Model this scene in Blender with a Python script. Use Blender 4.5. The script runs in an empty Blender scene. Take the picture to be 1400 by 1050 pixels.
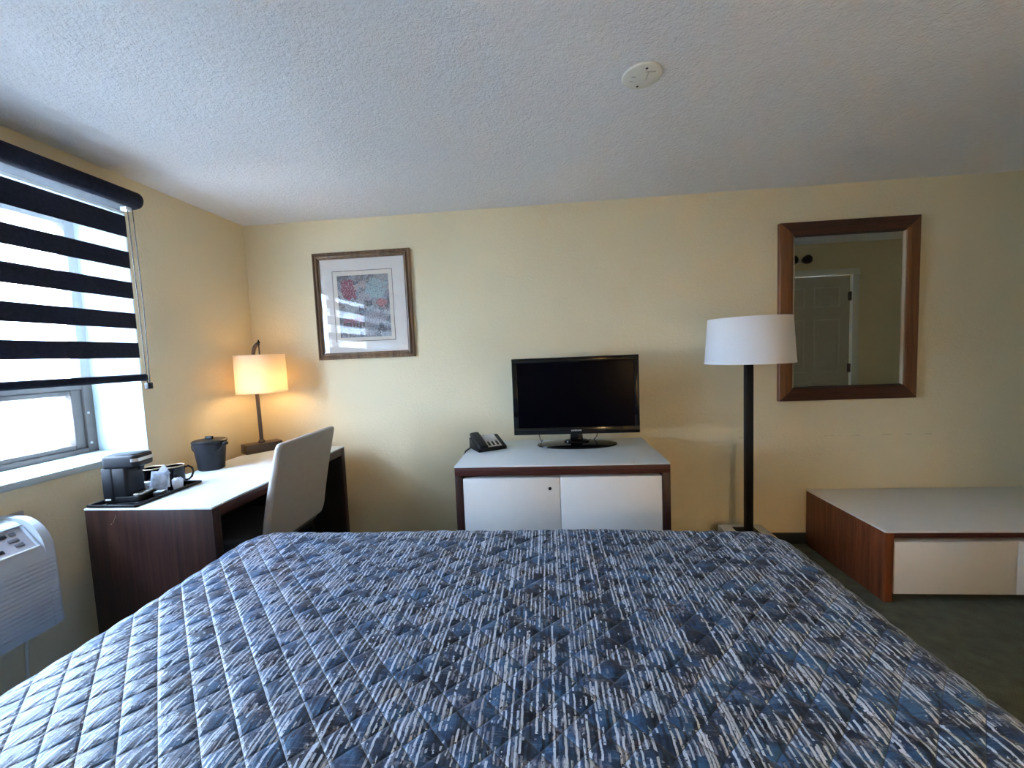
import bpy, bmesh, math, random
import numpy as np
from mathutils import Vector, Matrix
random.seed(7)
S = bpy.context.scene
COL = S.collection
H = 1.37                                   # camera height above the carpet

# ------------------------------------------------------------------ camera, sky, exposure
F_PX = 568.884
yaw, pitch, roll = -0.0858090, 0.0726858, -0.0410114
fw = Vector((math.sin(yaw)*math.cos(pitch), math.cos(yaw)*math.cos(pitch), -math.sin(pitch)))
rt0 = Vector((math.cos(yaw), -math.sin(yaw), 0)); up0 = rt0.cross(fw)
rt = math.cos(roll)*rt0 + math.sin(roll)*up0
up = -math.sin(roll)*rt0 + math.cos(roll)*up0
cam = bpy.data.cameras.new('camera'); cam.sensor_width = 36; cam.lens = F_PX/1400*36; cam.clip_start = 0.02
camo = bpy.data.objects.new('camera', cam); COL.objects.link(camo)
mm = Matrix((rt, up, -fw)).transposed().to_4x4(); mm.translation = (0, 0, H)
camo.matrix_world = mm
S.camera = camo
S.view_settings.view_transform = 'Standard'; S.view_settings.look = 'None'
S.view_settings.gamma = 1; S.view_settings.use_curve_mapping = False
S.view_settings.exposure = 1.06
S.cycles.use_denoising = True
S.cycles.max_bounces = 14; S.cycles.diffuse_bounces = 10; S.cycles.glossy_bounces = 6
S.cycles.transmission_bounces = 8; S.cycles.transparent_max_bounces = 16
S.cycles.sample_clamp_indirect = 60

W = bpy.data.worlds.new('overcast_sky'); S.world = W; W.use_nodes = True
bg = W.node_tree.nodes['Background']
bg.inputs[0].default_value = (0.53, 0.695, .97, 1); bg.inputs[1].default_value = 25.0

sun = bpy.data.lights.new('sun', 'SUN'); sun.energy = 30; sun.color = (1, .90, .76); sun.angle = math.radians(2)
suno = bpy.data.objects.new('sun', sun); COL.objects.link(suno)
suno.rotation_euler = Vector((-.62, -.22, -.75)).to_track_quat('-Z', 'Y').to_euler()   # over the roof, onto the ground outside

pl = bpy.data.lights.new('window_daylight_portal', 'AREA'); pl.shape = 'RECTANGLE'; pl.size = 1.9; pl.size_y = 1.25
pl.cycles.is_portal = True
plo = bpy.data.objects.new('window_daylight_portal', pl); COL.objects.link(plo)
plo.location = (-2.60, 1.09, 0.19+H); plo.rotation_euler = (0, -math.pi/2, 0)   # faces +x into the room

# ------------------------------------------------------------------ materials
def new_mat(name):
    m = bpy.data.materials.new(name); m.use_nodes = True
    nt = m.node_tree
    return m, nt, nt.nodes['Principled BSDF']
def N(nt, t, **kw):
    n = nt.nodes.new(t)
    for k, v in kw.items(): setattr(n, k, v)
    return n
def L(nt, a, b): nt.links.new(a, b)
def math_n(nt, op, a, b=None, c=None):
    n = N(nt, 'ShaderNodeMath', operation=op)
    for i, v in enumerate((a, b, c)):
        if v is None: continue
        if isinstance(v, (int, float)): n.inputs[i].default_value = v
        else: L(nt, v, n.inputs[i])
    return n.outputs[0]
def mixc(nt, f, a, b, blend='MIX'):
    n = N(nt, 'ShaderNodeMix', data_type='RGBA', blend_type=blend)
    for s, v in (('Factor', f), ('A', a), ('B', b)):
        sock = [x for x in n.inputs if x.name == s and (x.type == ('VALUE' if s == 'Factor' else 'RGBA'))][0]
        if isinstance(v, (int, float)): sock.default_value = v
        elif isinstance(v, tuple): sock.default_value = (*v, 1) if len(v) == 3 else v
        else: L(nt, v, sock)
    return [o for o in n.outputs if o.type == 'RGBA'][0]
def noise(nt, vec, scale, detail=3, rough=.5):
    n = N(nt, 'ShaderNodeTexNoise'); n.inputs['Scale'].default_value = scale
    n.inputs['Detail'].default_value = detail; n.inputs['Roughness'].default_value = rough
    if vec is not None: L(nt, vec, n.inputs['Vector'])
    return n
def ramp(nt, fac, stops):
    r = N(nt, 'ShaderNodeValToRGB'); L(nt, fac, r.inputs[0])
    el = r.color_ramp.elements
    while len(el) < len(stops): el.new(.5)
    for e, (p, c) in zip(el, stops):
        e.position = p; e.color = (*c, 1) if len(c) == 3 else c
    return r.outputs[0]
def coords(nt, scale=(1, 1, 1), kind='Object'):
    tc = N(nt, 'ShaderNodeTexCoord'); mp = N(nt, 'ShaderNodeMapping')
    mp.inputs['Scale'].default_value = scale; L(nt, tc.outputs[kind], mp.inputs[0])
    return mp.outputs[0]
def bump(nt, b, height, strength, dist):
    n = N(nt, 'ShaderNodeBump'); n.inputs['Strength'].default_value = strength; n.inputs['Distance'].default_value = dist
    L(nt, height, n.inputs['Height']); L(nt, n.outputs[0], b.inputs['Normal'])

def simple(name, col, rough=.5, metal=0., var=.06, scale=18, spec=.5, bmp=0.):
    m, nt, b = new_mat(name)
    v = coords(nt)
    n = noise(nt, v, scale)
    lo = tuple(c*(1-var) for c in col); hi = tuple(min(1, c*(1+var)) for c in col)
    L(nt, ramp(nt, n.outputs[0], [(.3, lo), (.7, hi)]), b.inputs['Base Color'])
    b.inputs['Roughness'].default_value = rough; b.inputs['Metallic'].default_value = metal
    b.inputs['Specular IOR Level'].default_value = spec
    if bmp:
        n2 = noise(nt, v, 220, 2); bump(nt, b, n2.outputs[0], bmp, .001)
    return m

def paint_wall(name, col):
    m, nt, b = new_mat(name)
    v = coords(nt)
    big = noise(nt, v, 1.3, 4)
    c = ramp(nt, big.outputs[0], [(.3, tuple(x*.96 for x in col)), (.7, tuple(min(1, x*1.03) for x in col))])
    sep = N(nt, 'ShaderNodeSeparateXYZ'); L(nt, v, sep.inputs[0])
    # the faint scuff line rubbed along the wall beside the floor lamp
    zl = math_n(nt, 'COMPARE', sep.outputs[2], H-.631, .0035)
    xr = math_n(nt, 'MULTIPLY', math_n(nt, 'GREATER_THAN', sep.outputs[0], 1.27), math_n(nt, 'LESS_THAN', sep.outputs[0], 2.52))
    nn = noise(nt, coords(nt, (9, 1, 25)), 1.6, 3)
    gate = math_n(nt, 'MULTIPLY', math_n(nt, 'GREATER_THAN', nn.outputs[0], .56), .28)
    f = math_n(nt, 'MULTIPLY', math_n(nt, 'MULTIPLY', zl, xr), gate)
    c = mixc(nt, f, c, (.24, .2, .13))
    L(nt, c, b.inputs['Base Color'])
    b.inputs['Roughness'].default_value = .62; b.inputs['Specular IOR Level'].default_value = .3
    f1 = noise(nt, v, 75, 3, .55)
    bump(nt, b, f1.outputs[0], .5, .004)
    return m

def ceiling_mat():
    m, nt, b = new_mat('stippled_ceiling_paint')
    v = coords(nt)
    n1 = noise(nt, v, 95, 3, .6); n2 = noise(nt, v, 40, 2)
    h = math_n(nt, 'ADD', n1.outputs[0], math_n(nt, 'MULTIPLY', n2.outputs[0], .5))
    L(nt, ramp(nt, n2.outputs[0], [(.3, (.80, .80, .82)), (.7, (.84, .84, .86))]), b.inputs['Base Color'])
    b.inputs['Roughness'].default_value = .9; b.inputs['Specular IOR Level'].default_value = .15
    bump(nt, b, h, .8, .007)
    return m

def wood(name, dark, light, axis='z', scale=1., rough=.38):
    m, nt, b = new_mat(name)
    s = {'z': (26, 26, .9), 'x': (.9, 26, 26), 'y': (26, .9, 26)}[axis]
    v = coords(nt, tuple(q*scale for q in s))
    n = noise(nt, v, 1.5, 6, .62)
    s2 = {'z': (60, 60, 2.5), 'x': (2.5, 60, 60), 'y': (60, 2.5, 60)}[axis]
    n2 = noise(nt, coords(nt, tuple(q*scale for q in s2)), 2.2, 3, .6)
    mid = tuple((a+c)/2 for a, c in zip(dark, light))
    c = ramp(nt, n.outputs[0], [(.28, dark), (.5, mid), (.72, light)])
    c = mixc(nt, math_n(nt, 'MULTIPLY', math_n(nt, 'GREATER_THAN', n2.outputs[0], .58), .45), c, tuple(x*.55 for x in dark))
    L(nt, c, b.inputs['Base Color'])
    b.inputs['Roughness'].default_value = rough; b.inputs['Specular IOR Level'].default_value = .35
    return m

def carpet_mat():
    m, nt, b = new_mat('green_grey_carpet')
    v = coords(nt)
    n = noise(nt, v, 260, 4, .7); n2 = noise(nt, v, 14, 4)
    f = math_n(nt, 'ADD', math_n(nt, 'MULTIPLY', n.outputs[0], .6), math_n(nt, 'MULTIPLY', n2.outputs[0], .4))
    L(nt, ramp(nt, f, [(.35, (.07, .082, .066)), (.65, (.17, .19, .155))]), b.inputs['Base Color'])
    b.inputs['Roughness'].default_value = .97; b.inputs['Specular IOR Level'].default_value = .1
    bump(nt, b, n.outputs[0], .8, .006)
    return m

def quilt_mat():
    m, nt, b = new_mat('printed_quilt_fabric')
    tc = N(nt, 'ShaderNodeTexCoord'); uv = tc.outputs['UV']
    wob = noise(nt, uv, 55, 2)
    sep = N(nt, 'ShaderNodeSeparateXYZ'); L(nt, uv, sep.inputs[0])
    u0, vv = sep.outputs[0], sep.outputs[1]
    uu = math_n(nt, 'ADD', u0, math_n(nt, 'MULTIPLY', math_n(nt, 'SUBTRACT', wob.outputs[0], .5), .005))
    def strokes(period, width, length, seed, thr):
        col = math_n(nt, 'FLOOR', math_n(nt, 'DIVIDE', uu, period))
        fr = math_n(nt, 'FRACT', math_n(nt, 'DIVIDE', uu, period))
        wn = N(nt, 'ShaderNodeTexWhiteNoise', noise_dimensions='2D')
        cx = N(nt, 'ShaderNodeCombineXYZ'); L(nt, col, cx.inputs[0]); cx.inputs[1].default_value = seed
        L(nt, cx.outputs[0], wn.inputs[0])
        row = math_n(nt, 'FLOOR', math_n(nt, 'ADD', math_n(nt, 'DIVIDE', vv, length), math_n(nt, 'MULTIPLY', wn.outputs[0], 7.3)))
        cy = N(nt, 'ShaderNodeCombineXYZ'); L(nt, col, cy.inputs[0]); L(nt, row, cy.inputs[1]); cy.inputs[2].default_value = seed
        w2 = N(nt, 'ShaderNodeTexWhiteNoise', noise_dimensions='3D'); L(nt, cy.outputs[0], w2.inputs[0])
        on = math_n(nt, 'GREATER_THAN', w2.outputs[0], thr)
        wid = math_n(nt, 'MULTIPLY', math_n(nt, 'ADD', math_n(nt, 'MULTIPLY', w2.outputs[0], .8), .45), width/period*.5)
        d = math_n(nt, 'ABSOLUTE', math_n(nt, 'SUBTRACT', fr, .5))
        return math_n(nt, 'MULTIPLY', on, math_n(nt, 'LESS_THAN', d, wid)), w2.outputs[0]
    def mapped(sx, sy):
        mp = N(nt, 'ShaderNodeMapping'); mp.inputs['Scale'].default_value = (sx, sy, 1); L(nt, uv, mp.inputs[0]); return mp.outputs[0]
    # base: navy with blocks of mid blue
    nb = noise(nt, mapped(6, 9), 1.7, 4, .6)
    base = ramp(nt, nb.outputs[0], [(.36, (.005, .010, .026)), (.48, (.013, .038, .094)), (.60, (.028, .098, .215)), (.74, (.042, .105, .205))])
    fine = noise(nt, mapped(9, 150), 1.5, 3)
    base = mixc(nt, math_n(nt, 'MULTIPLY', math_n(nt, 'GREATER_THAN', fine.outputs[0], .58), .35), base, (.012, .02, .04))
    base = mixc(nt, math_n(nt, 'MULTIPLY', math_n(nt, 'LESS_THAN', fine.outputs[0], .38), .30), base, (.17, .23, .33))
    # where the strokes are printed: patches that are dense, patches that are bare
    gate = noise(nt, mapped(6, 9), 1.6, 4, .62)
    g1 = math_n(nt, 'SUBTRACT', .74, math_n(nt, 'MULTIPLY', math_n(nt, 'SUBTRACT', gate.outputs[0], .44), 4.6))
    s0, r0 = strokes(.0122, .0062, .05, 5.0, .52)
    s1, r1 = strokes(.0122, .0042, .075, 1.0, g1)
    s2, r2 = strokes(.0205, .0040, .16, 2.0, .66)
    s3, r3 = strokes(.0080, .0040, .016, 3.0, math_n(nt, 'ADD', g1, .22))
    brk = noise(nt, mapped(60, 45), 2.0, 3, .7)
    keep = math_n(nt, 'GREATER_THAN', brk.outputs[0], .40)
    c = mixc(nt, math_n(nt, 'MULTIPLY', s0, .75), base, (.006, .010, .024))
    c = mixc(nt, math_n(nt, 'MULTIPLY', math_n(nt, 'MULTIPLY', s3, keep), .60), c, (.27, .29, .37))
    c = mixc(nt, math_n(nt, 'MULTIPLY', math_n(nt, 'MULTIPLY', s1, keep), .90), c, (.49, .565, .68))
    c = mixc(nt, math_n(nt, 'MULTIPLY', math_n(nt, 'MULTIPLY', s2, keep), .90), c, (.53, .60, .71))
    # pinkish grey bands
    pk = noise(nt, mapped(4, 14), 1.7, 4, .6)
    pf = math_n(nt, 'MULTIPLY', math_n(nt, 'SUBTRACT', pk.outputs[0], .57), 3.6)
    cl = N(nt, 'ShaderNodeClamp'); L(nt, pf, cl.inputs[0])
    sp = noise(nt, uv, 140, 3)
    pf2 = math_n(nt, 'MULTIPLY', cl.outputs[0], math_n(nt, 'GREATER_THAN', sp.outputs[0], .48))
    c = mixc(nt, pf2, c, (.40, .37, .42))
    # the stitched diamond lines: groove shade painted dark into the colour
    wv = math_n(nt, 'MULTIPLY', math_n(nt, 'SINE', math_n(nt, 'ADD', math_n(nt, 'MULTIPLY', u0, 11), math_n(nt, 'MULTIPLY', vv, 7))), .004)
    pp_ = .0567*math.sqrt(2)
    def dline(sg):
        q = math_n(nt, 'ADD', math_n(nt, 'ADD' if sg > 0 else 'SUBTRACT', u0, vv), wv)
        return math_n(nt, 'ABSOLUTE', math_n(nt, 'SINE', math_n(nt, 'MULTIPLY', q, math.pi/pp_)))
    dmin = math_n(nt, 'MINIMUM', dline(1), dline(-1))
    c = mixc(nt, math_n(nt, 'MULTIPLY', math_n(nt, 'LESS_THAN', dmin, .045), .65), c, (.012, .018, .034))
    L(nt, c, b.inputs['Base Color'])
    b.inputs['Roughness'].default_value = .42; b.inputs['Specular IOR Level'].default_value = .5
    b.inputs['Sheen Weight'].default_value = .10; b.inputs['Sheen Roughness'].default_value = .4
    b.inputs['Sheen Tint'].default_value = (.8, .9, 1, 1)
    wr = noise(nt, mapped(1, .22), 90, 3, .6)
    groove = math_n(nt, 'POWER', math_n(nt, 'MINIMUM', math_n(nt, 'MULTIPLY', dmin, 3.5), 1.0), .6)
    hgt = math_n(nt, 'ADD', math_n(nt, 'MULTIPLY', wr.outputs[0], 1.0), groove)
    bump(nt, b, hgt, .55, .0045)
    return m

def mat_glass(name):
    m = bpy.data.materials.new(name); m.use_nodes = True; nt = m.node_tree; nt.nodes.clear()
    out = N(nt, 'ShaderNodeOutputMaterial'); mx = N(nt, 'ShaderNodeMixShader')
    tr = N(nt, 'ShaderNodeBsdfTransparent'); gl = N(nt, 'ShaderNodeBsdfGlossy'); gl.inputs['Roughness'].default_value = .02
    lw = N(nt, 'ShaderNodeLayerWeight'); lw.inputs[0].default_value = .5
    fres = math_n(nt, 'ADD', math_n(nt, 'MULTIPLY', math_n(nt, 'POWER', lw.outputs['Facing'], 5), .9), .035)
    v = coords(nt); n = noise(nt, v, 4)
    L(nt, ramp(nt, n.outputs[0], [(.3, (.97, .985, .985)), (.7, (.985, .995, .995))]), tr.inputs[0])
    L(nt, fres, mx.inputs[0]); L(nt, tr.outputs[0], mx.inputs[1]); L(nt, gl.outputs[0], mx.inputs[2]); L(nt, mx.outputs[0], out.inputs[0])
    return m

def mat_sheer(name, col, trans, transp, weave=900):
    m = bpy.data.materials.new(name); m.use_nodes = True; nt = m.node_tree; nt.nodes.clear()
    out = N(nt, 'ShaderNodeOutputMaterial')
    tr = N(nt, 'ShaderNodeBsdfTransparent'); tl = N(nt, 'ShaderNodeBsdfTranslucent'); df = N(nt, 'ShaderNodeBsdfDiffuse')
    v = coords(nt, (1, 1, 6)); n = noise(nt, v, weave/6, 2)
    c = ramp(nt, n.outputs[0], [(.3, tuple(x*.93 for x in col)), (.7, col)])
    L(nt, c, tl.inputs[0]); L(nt, c, df.inputs[0])
    m1 = N(nt, 'ShaderNodeMixShader'); m1.inputs[0].default_value = trans
    L(nt, df.outputs[0], m1.inputs[1]); L(nt, tl.outputs[0], m1.inputs[2])
    m2 = N(nt, 'ShaderNodeMixShader'); m2.inputs[0].default_value = transp
    L(nt, m1.outputs[0], m2.inputs[1]); L(nt, tr.outputs[0], m2.inputs[2]); L(nt, m2.outputs[0], out.inputs[0])
    return m

def mat_emit(name, col, strength):
    m, nt, b = new_mat(name)
    b.inputs['Base Color'].default_value = (*col, 1)
    v = coords(nt); n = noise(nt, v, 5)
    L(nt, ramp(nt, n.outputs[0], [(.3, tuple(x*.97 for x in col)), (.7, col)]), b.inputs['Emission Color'])
    b.inputs['Emission Strength'].default_value = strength
    return m

def art_mat():
    m, nt, b = new_mat('abstract_print')
    tc = N(nt, 'ShaderNodeTexCoord'); uv = tc.outputs['UV']
    nz = noise(nt, uv, 6.5, 5, .62)
    d = N(nt, 'ShaderNodeVectorMath', operation='MULTIPLY_ADD'); L(nt, nz.outputs['Color'], d.inputs[0])
    d.inputs[1].default_value = (.34, .34, 0); L(nt, uv, d.inputs[2])
    pos = d.outputs[0]
    vo = N(nt, 'ShaderNodeTexVoronoi'); vo.inputs['Scale'].default_value = 9; L(nt, pos, vo.inputs['Vector'])
    sepc = N(nt, 'ShaderNodeSeparateColor'); L(nt, vo.outputs['Color'], sepc.inputs[0])
    c = ramp(nt, sepc.outputs[0], [(.0, (.10, .09, .11)), (.3, (.20, .17, .17)), (.55, (.33, .30, .30)), (.8, (.24, .25, .29)), (1, (.42, .38, .37))])
    def blob(c, cx, cy, rx, ry, col, f=.85):
        sx = N(nt, 'ShaderNodeSeparateXYZ'); L(nt, pos, sx.inputs[0])
        a = math_n(nt, 'POWER', math_n(nt, 'DIVIDE', math_n(nt, 'SUBTRACT', sx.outputs[0], cx+.17), rx), 2)
        e = math_n(nt, 'POWER', math_n(nt, 'DIVIDE', math_n(nt, 'SUBTRACT', sx.outputs[1], cy+.17), ry), 2)
        k = math_n(nt, 'MULTIPLY', math_n(nt, 'LESS_THAN', math_n(nt, 'ADD', a, e), 1), f)
        return mixc(nt, k, c, col)
    c = blob(c, .23, .78, .15, .15, (.30, .05, .075)); c = blob(c, .46, .84, .12, .07, (.50, .38, .34))
    c = blob(c, .75, .76, .20, .17, (.34, .43, .46)); c = blob(c, .50, .64, .14, .09, (.42, .35, .36))
    c = blob(c, .84, .52, .09, .07, (.48, .16, .16)); c = blob(c, .24, .47, .13, .08, (.45, .43, .44))
    c = blob(c, .72, .31, .20, .12, (.38, .31, .33)); c = blob(c, .26, .28, .2, .06, (.33, .10, .13))
    w = N(nt, 'ShaderNodeTexNoise'); w.inputs['Scale'].default_value = 38; w.inputs['Detail'].default_value = 4; L(nt, uv, w.inputs['Vector'])
    c = mixc(nt, math_n(nt, 'MULTIPLY', math_n(nt, 'GREATER_THAN', w.outputs[0], .56), .45), c, (.5, .47, .46))
    c = mixc(nt, math_n(nt, 'MULTIPLY', math_n(nt, 'LESS_THAN', w.outputs[0], .42), .5), c, (.06, .05, .07))
    L(nt, c, b.inputs['Base Color']); b.inputs['Roughness'].default_value = .6
    return m

MAT = dict(
    wall=paint_wall('pale_yellow_wall_paint', (.77, .67, .455)),
    ceiling=ceiling_mat(), carpet=carpet_mat(), quilt=quilt_mat(),
    basebd=simple('dark_vinyl_baseboard', (.022, .026, .026), .5),
    walnut=wood('walnut_desk_veneer', (.013, .006, .0055), (.055, .021, .015), 'z'),
    walnut_y=wood('walnut_edge_along', (.022, .009, .008), (.08, .030, .021), 'y'),
    walnut_x=wood('walnut_edge_across', (.035, .010, .009), (.11, .034, .025), 'x'),
    cherry=wood('cherry_dresser_veneer', (.11, .03, .013), (.25, .078, .03), 'z'),
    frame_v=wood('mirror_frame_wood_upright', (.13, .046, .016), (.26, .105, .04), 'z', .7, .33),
    frame_h_shade=wood('mirror_frame_wood_shaded', (.045, .017, .009), (.10, .038, .019), 'x', .7, .40),  # top and bottom rails: their shading painted in as a darker wood colour
    laminate=simple('white_laminate', (.62, .68, .71), .42, var=.015, spec=.3),
    laminate2=simple('grey_white_laminate', (.66, .66, .64), .30, var=.015),
    doorw=simple('white_cabinet_front', (.74, .74, .73), .45, var=.012),
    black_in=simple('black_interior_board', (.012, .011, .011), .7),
    seatvinyl_shade=simple('shade_darkened_vinyl', (.16, .15, .145), .45, var=.03, bmp=.15),  # seat's copy of the grey vinyl, darkened for the shade under the desk
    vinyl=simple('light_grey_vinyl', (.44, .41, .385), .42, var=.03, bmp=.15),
    bronze=simple('dark_bronze_metal', (.085, .058, .042), .42, .6, bmp=.1),
    blackmetal=simple('black_metal', (.007, .007, .008), .5, .0, spec=.25),
    blackplastic=simple('black_plastic', (.008, .009, .011), .42, spec=.3),
    softblack=simple('charcoal_plastic', (.009, .010, .014), .5, spec=.3),
    gloss=simple('glossy_black_plastic', (.003, .003, .004), .08, var=.02, spec=.38),
    screen=simple('dark_tv_screen', (.0012, .0012, .003), .18, var=.02, spec=.04),
    silver=simple('brushed_silver', (.62, .62, .62), .3, .9),
    logo=simple('silver_lettering', (.75, .75, .76), .4),
    whiteplastic=simple('white_plastic', (.76, .77, .76), .4, var=.02),
    ac=simple('pale_grey_blue_plastic', (.50, .545, .60), .45, var=.02),
    acpanel=simple('lilac_grey_panel', (.33, .31, .34), .5),
    acbtn=simple('dark_grey_button', (.10, .095, .11), .5),
    shade_off=mat_sheer('unlit_white_shade_linen', (.90, .90, .92), .12, .0),
    shade_on=mat_sheer('lit_cream_shade_linen', (.92, .82, .66), .55, .02),
    bulb=mat_emit('warm_bulb', (1, .66, .28), 14),
    blind_dark=simple('navy_black_woven_fabric', (.017, .019, .034), .85, var=.25, scale=60, spec=.2, bmp=.3),
    sheer=mat_sheer('white_sheer_fabric', (.52, .58, .62), .10, .66),
    winframe=simple('taupe_aluminium', (.16, .135, .125), .45, .2),
    storm=simple('pale_blue_outer_frame', (.62, .72, .82), .6),
    reveal=simple('white_reveal_paint', (.50, .58, .58), .6, var=.02, spec=.2),
    glass=mat_glass('window_glass'), picglass=mat_glass('picture_glass'),
    gold=wood('bronze_gold_moulding', (.10, .055, .03), (.30, .19, .11), 'z', .6, .3),
    lip_shade=simple('shaded_frame_lip', (.04, .022, .016), .4),
    mat=simple('pale_mauve_matboard', (.78, .69, .64), .8, var=.015),
    matin=simple('cream_matboard', (.76, .66, .57), .8, var=.015),
    line=simple('brown_mat_line', (.16, .10, .085), .7),
    art=art_mat(),
    bead=simple('pale_gold_bead', (.42, .32, .20), .35),
    doorp=simple('beige_door_paint', (.56, .51, .42), .5, var=.02),
    moulding=simple('cream_moulding_paint', (.64, .585, .485), .5, var=.02),
    casing=simple('off_white_casing_paint', (.74, .72, .64), .5, var=.02),
    ivory=simple('ivory_plate', (.80, .79, .72), .5, var=.02),
    embossed=simple('dull_ivory_mark', (.50, .49, .43), .6),
    phonegrey=simple('pale_grey_phone_face', (.62, .61, .62), .5, var=.02),
    paper=simple('white_paper', (.80, .82, .86), .7, var=.05),
    sachet=simple('blue_white_sachet', (.40, .48, .62), .5, var=.35, scale=45),
    clear=mat_sheer('crinkled_clear_wrap', (.75, .75, .80), .3, .45, 60),
    sheet=simple('white_mattress_ticking', (.7, .7, .68), .8),
    concrete=simple('pale_concrete', (.42, .43, .42), .9, var=.1, scale=3),
    reddish=simple('mauve_sleeve_plate', (.40, .36, .36), .5),
)
m, nt, b = new_mat('mirror_silver'); MAT['mirror'] = m
b.inputs['Metallic'].default_value = 1; b.inputs['Roughness'].default_value = .01
L(nt, ramp(nt, noise(nt, coords(nt), 3).outputs[0], [(.3, (.57, .58, .54)), (.7, (.60, .61, .57))]), b.inputs['Base Color'])

# ------------------------------------------------------------------ builders
def obj(name, bm, mat, parent=None, smooth=30, uv=None):
    me = bpy.data.meshes.new(name); bm.normal_update(); bm.to_mesh(me); bm.free()
    if mat is not None: me.materials.append(mat if not isinstance(mat, str) else MAT[mat])
    if smooth:
        me.polygons.foreach_set('use_smooth', [True]*len(me.polygons)); me.set_sharp_from_angle(angle=math.radians(smooth))
    o = bpy.data.objects.new(name, me); COL.objects.link(o)
    if parent is not None: o.parent = parent
    return o
def thing(name, label, cat, loc=(0, 0, 0), rz=0, group=None):
    o = bpy.data.objects.new(name, None); COL.objects.link(o); o.empty_display_size = .1
    o.location = loc; o.rotation_euler = (0, 0, rz); o['label'] = label; o['category'] = cat
    if group: o['group'] = group
    return o
def tag(o, label, cat, group=None):
    o['label'] = label; o['category'] = cat
    if group: o['group'] = group
    return o
def struct(o): o['kind'] = 'structure'; return o
def B(): return bmesh.new()
def box(bm, x0, x1, y0, y1, z0, z1, bev=0, seg=2):
    r = bmesh.ops.create_cube(bm, size=1)
    vs = r['verts']
    for v in vs: v.co = ((x0+x1)/2+v.co.x*(x1-x0), (y0+y1)/2+v.co.y*(y1-y0), (z0+z1)/2+v.co.z*(z1-z0))
    if bev:
        es = list({e for v in vs for e in v.link_edges})
        bmesh.ops.bevel(bm, geom=es, offset=bev, segments=seg, affect='EDGES', profile=.5)
    return bm
def bx(*a, **k): return box(B(), *a, **k)
def lathe(bm, prof, c=(0, 0, 0), seg=32, a=1., bb=1.):
    rings = []
    for r, z in prof:
        if r < 1e-6: rings.append([bm.verts.new((c[0], c[1], c[2]+z))])
        else: rings.append([bm.verts.new((c[0]+a*r*math.cos(2*math.pi*i/seg), c[1]+bb*r*math.sin(2*math.pi*i/seg), c[2]+z)) for i in range(seg)])
    for p, q in zip(rings, rings[1:]):
        for i in range(seg):
            j = (i+1) % seg
            f = [p[i % len(p)], p[j % len(p)], q[j % len(q)], q[i % len(q)]]
            u = []
            for v in f:
                if v not in u: u.append(v)
            if len(u) > 2: bm.faces.new(u)
    bmesh.ops.recalc_face_normals(bm, faces=bm.faces[:])
    return bm
def tube(bm, pts, r, seg=8, closed=False):
    pts = [Vector(p) for p in pts]; rings = []
    rr = r if isinstance(r, (list, tuple)) else [r]*len(pts)
    prev = None
    for i, p in enumerate(pts):
        if closed: t = pts[(i+1) % len(pts)]-pts[i-1]
        else: t = pts[min(i+1, len(pts)-1)]-pts[max(i-1, 0)]
        t.normalize()
        if prev is None:
            a = t.orthogonal().normalized()
        else:
            a = (prev-t*prev.dot(t)).normalized()
        prev = a; c = t.cross(a)
        rings.append([bm.verts.new(p+rr[i]*(a*math.cos(2*math.pi*k/seg)+c*math.sin(2*math.pi*k/seg))) for k in range(seg)])
    n = len(rings)
    for i in range(n if closed else n-1):
        p, q = rings[i], rings[(i+1) % n]
        for k in range(seg): bm.faces.new((p[k], p[(k+1) % seg], q[(k+1) % seg], q[k]))
    if not closed: bm.faces.new(rings[0][::-1]); bm.faces.new(rings[-1])
    bmesh.ops.recalc_face_normals(bm, faces=bm.faces[:])
    return bm
def prism(bm, poly, axis, a0, a1):
    """poly: 2-D points in the plane normal to axis; extruded a0..a1"""
    def P(p, a): return {'y': (p[0], a, p[1]), 'x': (a, p[0], p[1]), 'z': (p[0], p[1], a)}[axis]
    v0 = [bm.verts.new(P(p, a0)) for p in poly]; v1 = [bm.verts.new(P(p, a1)) for p in poly]
    bm.faces.new(v0); bm.faces.new(v1[::-1]); n = len(poly)
    for i in range(n): bm.faces.new((v0[i], v1[i], v1[(i+1) % n], v0[(i+1) % n]))
    bmesh.ops.recalc_face_normals(bm, faces=bm.faces[:])
    return bm
def arc(cx, cy, r, a0, a1, n):
    return [(cx+r*math.cos(math.radians(a0+(a1-a0)*i/n)), cy+r*math.sin(math.radians(a0+(a1-a0)*i/n))) for i in range(n+1)]
def rrect(x0, x1, y0, y1, r, n=5):
    return arc(x1-r, y0+r, r, -90, 0, n)+arc(x1-r, y1-r, r, 0, 90, n)+arc(x0+r, y1-r, r, 90, 180, n)+arc(x0+r, y0+r, r, 180, 270, n)
def bev(bm, w, seg=2, ang=40):
    es = [e for e in bm.edges if len(e.link_faces) == 2 and e.calc_face_angle(0) > math.radians(ang)]
    bmesh.ops.bevel(bm, geom=es, offset=w, segments=seg, affect='EDGES', profile=.5); return bm
def copy_thing(o, loc, rz, label, dup=True):
    c = o.copy(); COL.objects.link(c); c.location = loc; c.rotation_euler = (0, 0, rz); c['label'] = label
    for ch in list(o.children):
        d = ch.copy(); COL.objects.link(d); d.parent = c
        for g in list(ch.children):
            e = g.copy(); COL.objects.link(e); e.parent = d
    return c
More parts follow.
